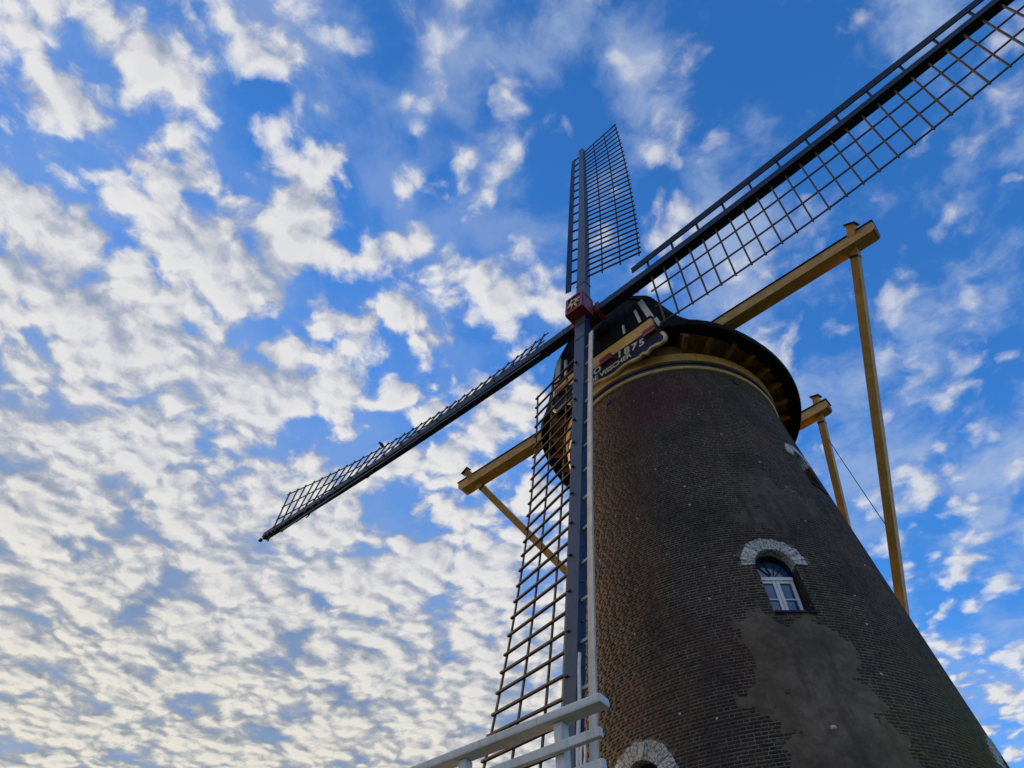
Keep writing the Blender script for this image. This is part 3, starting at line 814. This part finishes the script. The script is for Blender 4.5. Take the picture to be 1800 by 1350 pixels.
def tube(b, pts, r, n=6):
    pts = [np.asarray(p, float) for p in pts]; path = []
    for i, p in enumerate(pts):
        d = unit(pts[min(i+1, len(pts)-1)]-pts[max(i-1, 0)])
        a = np.cross(d, (0, 0, 1)) if abs(d[2]) < .95 else np.cross(d, (1, 0, 0)); a = unit(a)
        path.append((p, a, np.cross(a, d)))
    b.sweep(path, [(r*math.cos(k*2*math.pi/n), r*math.sin(k*2*math.pi/n)) for k in range(n)])
b = MB(); tube(b, [p0+(p1-p0)*k/12 - vec(0, 0, .10*math.sin(math.pi*k/12)) for k in range(13)], .011)
b.build('stay_chain', M['iron'], cap)

# ================================================================ the sails
AL, PSI, PSI2, SY = 0.11016, -0.03303, 0.01307, -0.03522
HS, LO, LI, BOW, HN = 17.09383, 3.21869, 3.0007, 0.26515, -0.00925
S0_, DH, RT = 1.96832, 0.37013, -0.03739
def rz(a, v): return np.array([math.cos(a)*v[0]-math.sin(a)*v[1], math.sin(a)*v[0]+math.cos(a)*v[1], v[2]])
SN = rz(SY, vec(0, -math.cos(AL), math.sin(AL)))
_x, _z = vec(1, 0, 0), vec(0, math.sin(AL), math.cos(AL))
SX = rz(SY, _x*math.cos(PSI)+_z*math.sin(PSI)); SZ = rz(SY, -_x*math.sin(PSI)+_z*math.cos(PSI))
SX2 = SX*math.cos(PSI2)+SZ*math.sin(PSI2); SZ2 = -SX*math.sin(PSI2)+SZ*math.cos(PSI2)
HUB = vec(0, 0, HS); CO, CI = HUB+LO*SN, HUB+LI*SN
sails = thing('sail_cross', CO, 'four dark latticed sails on two crossed blue-black stocks round a red hub', 'windmill sails')
TT = np.array(sorted(set(np.round(np.concatenate([np.linspace(-13.42, 13.42, 41), [-.6, .6]]), 4))))
def sag(c, t):
    """forward (and, for the lowest half, slight sideways) set of a stock at distance t from the hub"""
    if c is CO: return SN*(.130*t*t/100) + (SX*(.10*t*t/100) if t < 0 else 0)
    return SN*(BOW*t*t/100)
def stock(c, ax, side, n0, n1, mt):
    path = []
    b = MB()
    for t in TT:
        k = abs(t)/13.42
        hw = .158-.054*k; ht = (n1-n0)/2*(1-.22*k)
        b_ = c+ax*t+sag(c, t)+SN*(n1-ht)
        path.append((b_, side*hw, SN*ht))
    b.sweep(path, [(-1, -1), (1, -1), (1, 1), (-1, 1)])
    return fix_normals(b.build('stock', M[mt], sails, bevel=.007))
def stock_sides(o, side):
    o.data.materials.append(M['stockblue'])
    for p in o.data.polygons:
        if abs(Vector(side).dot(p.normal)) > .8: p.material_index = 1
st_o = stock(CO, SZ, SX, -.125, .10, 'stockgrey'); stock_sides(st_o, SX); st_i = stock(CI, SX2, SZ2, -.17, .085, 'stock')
# iron straps round the stocks
for c, ax, sd in ((CO, SZ, SX), (CI, SX2, SZ2)):
    for t in (-1.45, -.78, .78, 1.45):
        b = MB(); b.frame_box(c+ax*t+sag(c, t)+SN*(-(.012 if c is CO else .042)), sd, SN, ax, .164, .120 if c is CO else .134, .03)
        b.build('strap', M['iron'], st_o if c is CO else st_i, bevel=.006)
BARS = 31
def tau(i):
    u = i/30; return .20522+.37144*u-.61501*u*u
def make_sail(c, ax, tr, hb, lead, over=.05, bw2=.064, iend=30.2):
    ctr_ = c+ax*7.5
    sl = holder('sail', ctr_, sails)
    sg = -1 if ax[2] < -.5 else 1
    pos = lambda i: c+ax*(S0_+i*DH)+sag(c, sg*(S0_+i*DH))+SN*HN
    dr = lambda i: unit(math.cos(tau(i))*tr-math.sin(tau(i))*SN+RT*ax)
    meshes = {}
    for i in range(BARS):
        d = dr(i); nn = unit(np.cross(ax, d)); ay = unit(np.cross(d, nn))
        long_ = i % 2 == 0 or i == 30
        a_, z_ = (-lead-.03 if long_ else -.14), hb+over
        if long_ not in meshes:
            m_ = MB(); m_.frame_box(((a_+z_)/2, 0, 0), vec(1, 0, 0), vec(0, 1, 0), vec(0, 0, 1), (z_-a_)/2, .018, .021)
            me = bpy.data.meshes.new('sail_bar'); me.from_pydata(m_.V, [], m_.F); me.materials.append(M['wood']); meshes[long_] = me
        o = bpy.data.objects.new('sail_bar', meshes[long_]); COL.objects.link(o); o.parent = sl
        p = pos(i)-ORI[sl]+ax*rnd.uniform(-.008, .008)
        w_ = rnd.uniform(-.008, .008)
        d = unit(d+ax*w_); ay = unit(np.cross(nn, d))
        o.matrix_local = Matrix(((d[0], ay[0], nn[0], p[0]), (d[1], ay[1], nn[1], p[1]), (d[2], ay[2], nn[2], p[2]), (0, 0, 0, 1)))
    for f_ in (.335, .655, .985):
        b = MB(); path = []
        for i in np.linspace(-.35, 30.35, 32):
            d = dr(i); nn = unit(np.cross(ax, d))
            path.append((pos(i)+d*hb*f_+nn*.030, d, nn))
        b.sweep(path, [(-.017, -.014), (.017, -.014), (.017, .014), (-.017, .014)]); fix_normals(b.build('lath', M['wood'], sl))
    b = MB(); path = []
    for i in np.linspace(-1.25, iend, 24):
        d = dr(i); nn = unit(np.cross(ax, d)); nn = nn if nn @ SN > 0 else -nn
        path.append((pos(i)-d*lead+nn*.028, d, nn))
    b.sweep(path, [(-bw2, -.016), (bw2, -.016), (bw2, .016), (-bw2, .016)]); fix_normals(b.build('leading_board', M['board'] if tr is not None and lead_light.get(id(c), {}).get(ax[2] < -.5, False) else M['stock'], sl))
    if tr[2] < .5:                                             # arms that carry the leading board
        for i in range(0, BARS, 2):
            d = dr(i); nn = unit(np.cross(ax, d)); b = MB()
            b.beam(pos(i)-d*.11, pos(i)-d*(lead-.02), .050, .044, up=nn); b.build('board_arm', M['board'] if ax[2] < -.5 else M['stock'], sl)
    cm = None
    for i in (range(1, 30, 2) if ax[2] < .3 and ax[0] < .3 else ()):   # cleats for the sailcloth on the stock
        k = (S0_+i*DH)/13.42
        p = c+ax*(S0_+(i+.45)*DH)+sag(c, sg*(S0_+i*DH))+SN*(.108-.022*k)+tr*(.070-.03*k)
        if cm is None:
            m_ = MB(); m_.frame_box((0, 0, .012), vec(1, 0, 0), vec(0, 1, 0), vec(0, 0, 1), .026, .010, .020); m_.frame_box((0, 0, .036), vec(1, 0, 0), vec(0, 1, 0), vec(0, 0, 1), .038, .010, .009)
            cm = bpy.data.meshes.new('cleat'); cm.from_pydata(m_.V, [], m_.F); cm.materials.append(M['iron'])
        o = bpy.data.objects.new('cleat', cm); COL.objects.link(o); o.parent = sl
        p = p-ORI[sl]; e1, e2 = tr, unit(np.cross(SN, tr))
        o.matrix_local = Matrix(((e1[0], e2[0], SN[0], p[0]), (e1[1], e2[1], SN[1], p[1]), (e1[2], e2[2], SN[2], p[2]), (0, 0, 0, 1)))
    return sl, pos, dr
lead_light = {id(CO): {True: True}}
s_up = make_sail(CO, SZ, SX, 1.70, .45, .05, .085)
s_dn = make_sail(CO, -SZ, -SX, 1.80, .36, .015)
s_rt = make_sail(CI, SX2, -SZ2, 1.88, .53, .05, .10)
s_lf = make_sail(CI, -SX2, SZ2, 1.84, .36, .012, .055, 28.0)
pl_, dl_ = s_lf[1], s_lf[2]
for i, ln in ((24.4, .30), (16.9, .26)):                       # iron hooks hanging from the left stock
    b = MB(); q0 = pl_(i)-SZ2*.12; tube(b, [q0, q0-SZ2*ln*.35, q0-SZ2*ln*.7-SX2*.02, q0-SZ2*ln-SX2*.10, q0-SZ2*ln*.95-SX2*.19], .022, 6); b.build('hook', M['iron'], s_lf[0])
wm = None
for i in np.r_[np.arange(21.5, 26.0, .9), np.arange(27.4, 31.4, .55)]:     # wooden wedges under the tip
    p = pl_(i)-SZ2*(.125+.02*rnd.random())+SN*.03
    if wm is None:
        m_ = MB(); m_.frame_box((0, 0, 0), SX2, SZ2, SN, .055, .035, .05); wm = bpy.data.meshes.new('wedge'); wm.from_pydata(m_.V, [], m_.F); wm.materials.append(M['iron'])
    put('wedge', wm, s_lf[0], p)
# cast iron hub: two crossed boxes, framed front with a gilt star
hub = MB(); hub.frame_box(CO+SN*.115, SX, SZ, SN, .265, .39, .215); hubo = hub.build('hub_box', M['red'], sails, bevel=.02)
b = MB()
fc = CO+SN*.345
for s_ in (-1, 1):
    b.frame_box(fc+SX*s_*.235, SX, SZ, SN, .035, .41, .018); b.frame_box(fc+SZ*s_*.375, SX, SZ, SN, .199, .035, .018)
b.build('hub_rim', M['red'], hubo, bevel=.006)
for sx in (-1, 1):                                             # raised rims on the cheeks
    b = MB(); o0 = CO+SX*sx*.268+SN*.115
    for s_ in (-1, 1):
        b.frame_box(o0+SZ*s_*.365, SX, SZ, SN, .012, .035, .205); b.frame_box(o0+SN*s_*.175, SX, SZ, SN, .012, .329, .03)
    b.build('hub_rim', M['red'], hubo, bevel=.005)
b = MB()
for k in range(8):
    a = k*math.pi/4+.35; d = SX*math.cos(a)+SZ*math.sin(a); e = unit(np.cross(SN, d)); ln = .33 if k % 2 == 0 else .22
    q0 = fc+SN*.0
    V = [q0+d*.06-e*.045, q0+d*.06+e*.045, q0+d*ln, q0+d*.06-e*.045+SN*.03, q0+d*.06+e*.045+SN*.03, q0+d*ln+SN*.008]
    b.add(V, [(0, 2, 1), (3, 4, 5), (0, 1, 4, 3), (1, 2, 5, 4), (2, 0, 3, 5)])
fix_normals(b.build('gilt_star', M['gold'], hubo))
b = MB(); tube(b, [fc, fc+SN*.035], .125, 16); b.build('gilt_boss', M['gold'], hubo)
b = MB(); tube(b, [fc, fc+SN*.05], .062, 12); b.build('hub_pin', M['iron'], hubo)
b = MB(); b.frame_box(CI-SN*.055, SX2, SZ2, SN, .37, .20, .165); hi_ = b.build('hub_box', M['iron'], sails, bevel=.02)
for s_ in (-1, 1):
    b = MB(); b.frame_box(CI-SN*.045+SX2*s_*.375, SX2, SZ2, SN, .055, .225, .175); b.build('hub_rim', M['red'], hi_, bevel=.01)
b = MB(); tube(b, [CI-SN*.30, CI-SN*1.9], .27, 20); b.build('windshaft', M['iron'], sails)
# halyard along the lowest stock with a hitched coil
pos_d = s_dn[1]
b = MB(); rp = []
for i in np.linspace(22.6, 30.5, 12):
    t = S0_+i*DH; rp.append(pos_d(i)+SX*(.138)+SN*.080+SX*.012*math.sin(i*2.1))
tube(b, rp, .026, 6); b.build('halyard', M['rope'], sails)
b = MB(); q0 = pos_d(26.6)+SX*.20+SN*.06
for k in range(3):
    tube(b, [q0+SX*(.035*math.cos(a)+.012*k)+SZ*(.17*math.sin(a))+SN*(.015*k) for a in np.linspace(0, 2*math.pi, 17)], .016, 6)
b.build('rope_coil', M['rope'], sails)

# ================================================================ the gallery with its white railing
gal = thing('gallery', (-2.0, -5.6, 0), 'raised timber gallery beside the tower with a white three-rail railing', 'railing')
GD = vec(0.99883, 0.04827, 0); GN = vec(-GD[1], GD[0], 0)      # GN points back towards the mill
G0 = vec(1.985, -7.628, 0)
def gp(s, d, z): return G0 - GD*s + GN*d + vec(0, 0, z)
LEN = 8.6
o_ = [(0.0, .0), (.055, .0), (.10, .03), (.118, .075)]
b = MB(); b.frame_box(gp(LEN/2, .075, 4.46), GD, GN, UZ, LEN/2, .072, .037); b.build('hand_rail', M['white'], gal, bevel=.018)
for z in (4.21, 3.985): 
    b = MB(); b.frame_box(gp(LEN/2+.03, .028, z), GD, GN, UZ, LEN/2, .024, .036); b.build('rail', M['white'], gal, bevel=.008)
for k in range(9):
    b = MB(); b.frame_box(gp(.425+k*.955, .10, 3.91), GD, GN, UZ, .040, .045, .51); b.build('post', M['white'], gal, bevel=.006)
for k in range(9):
    b = MB(); b.frame_box(gp(LEN/2, .17+k*.27, 3.38), GD, GN, UZ, LEN/2, .13, .02); b.build('deck_board', M['deck'], gal)
for s_ in (.4, 3.0, 5.7, 8.2):
    for d_ in (.2, 2.3):
        b = MB(); b.frame_box(gp(s_, d_, 1.60), GD, GN, UZ, .08, .08, 1.60); b.build('support_post', M['deck'], gal)
    b = MB(); b.frame_box(gp(s_, 1.25, 3.28), GD, GN, UZ, .06, 1.25, .079); b.build('joist', M['deck'], gal)

# ================================================================ a bird on the left sail
pl, dl = s_lf[1], s_lf[2]
seat = pl(18.8)+dl(18.8)*1.84*.975+UZ*.035
bird = thing('bird', seat, 'small dark bird perched on the upper edge of the left sail', 'bird')
side = unit(-SX2); bdir = unit(side*.75+SN*.4)
def blob(parent, name, c, rx, ry, rz_, fwd, mat, n=10, m=7):
    fwd = unit(fwd); sdv = unit(np.cross(fwd, UZ)); upv = np.cross(sdv, fwd); V = [c+fwd*rx]; F = []
    for i in range(1, m):
        a = math.pi*i/m
        for j in range(n):
            p = 2*math.pi*j/n; V.append(c+fwd*rx*math.cos(a)+sdv*ry*math.sin(a)*math.cos(p)+upv*rz_*math.sin(a)*math.sin(p))
    V.append(c-fwd*rx)
    for j in range(n):
        j2 = (j+1) % n; F.append((0, 1+j, 1+j2)); k = 1+(m-2)*n; F.append((k+j2, k+j, len(V)-1))
        for i in range(m-2): F.append((1+i*n+j, 1+(i+1)*n+j, 1+(i+1)*n+j2, 1+i*n+j2))
    return V, F
bm_ = MB()
tilt = unit(bdir*.62+UZ*.78)
bm_.add(*blob(None, '', seat+UZ*.10, .125, .062, .068, tilt, None))
bm_.add(*blob(None, '', seat+UZ*.215+bdir*.075, .050, .042, .044, bdir, None))
bm_.add(*blob(None, '', seat+UZ*.21+bdir*.13, .030, .010, .010, bdir, None, 6, 4))
bm_.add(*blob(None, '', seat+UZ*.01-bdir*.085, .10, .026, .012, unit(bdir*.6+UZ*.8), None, 8, 5))
bd = bm_.build('body', M['bird'], bird, smooth=True)
fix_normals(bd)
b = MB()
for s_ in (-1, 1):
    e = unit(np.cross(bdir, UZ))*s_*.022; b.beam(seat+e-UZ*.015, seat+e+UZ*.05, .008, .008, up=bdir)
b.build('legs', M['bird'], bird)
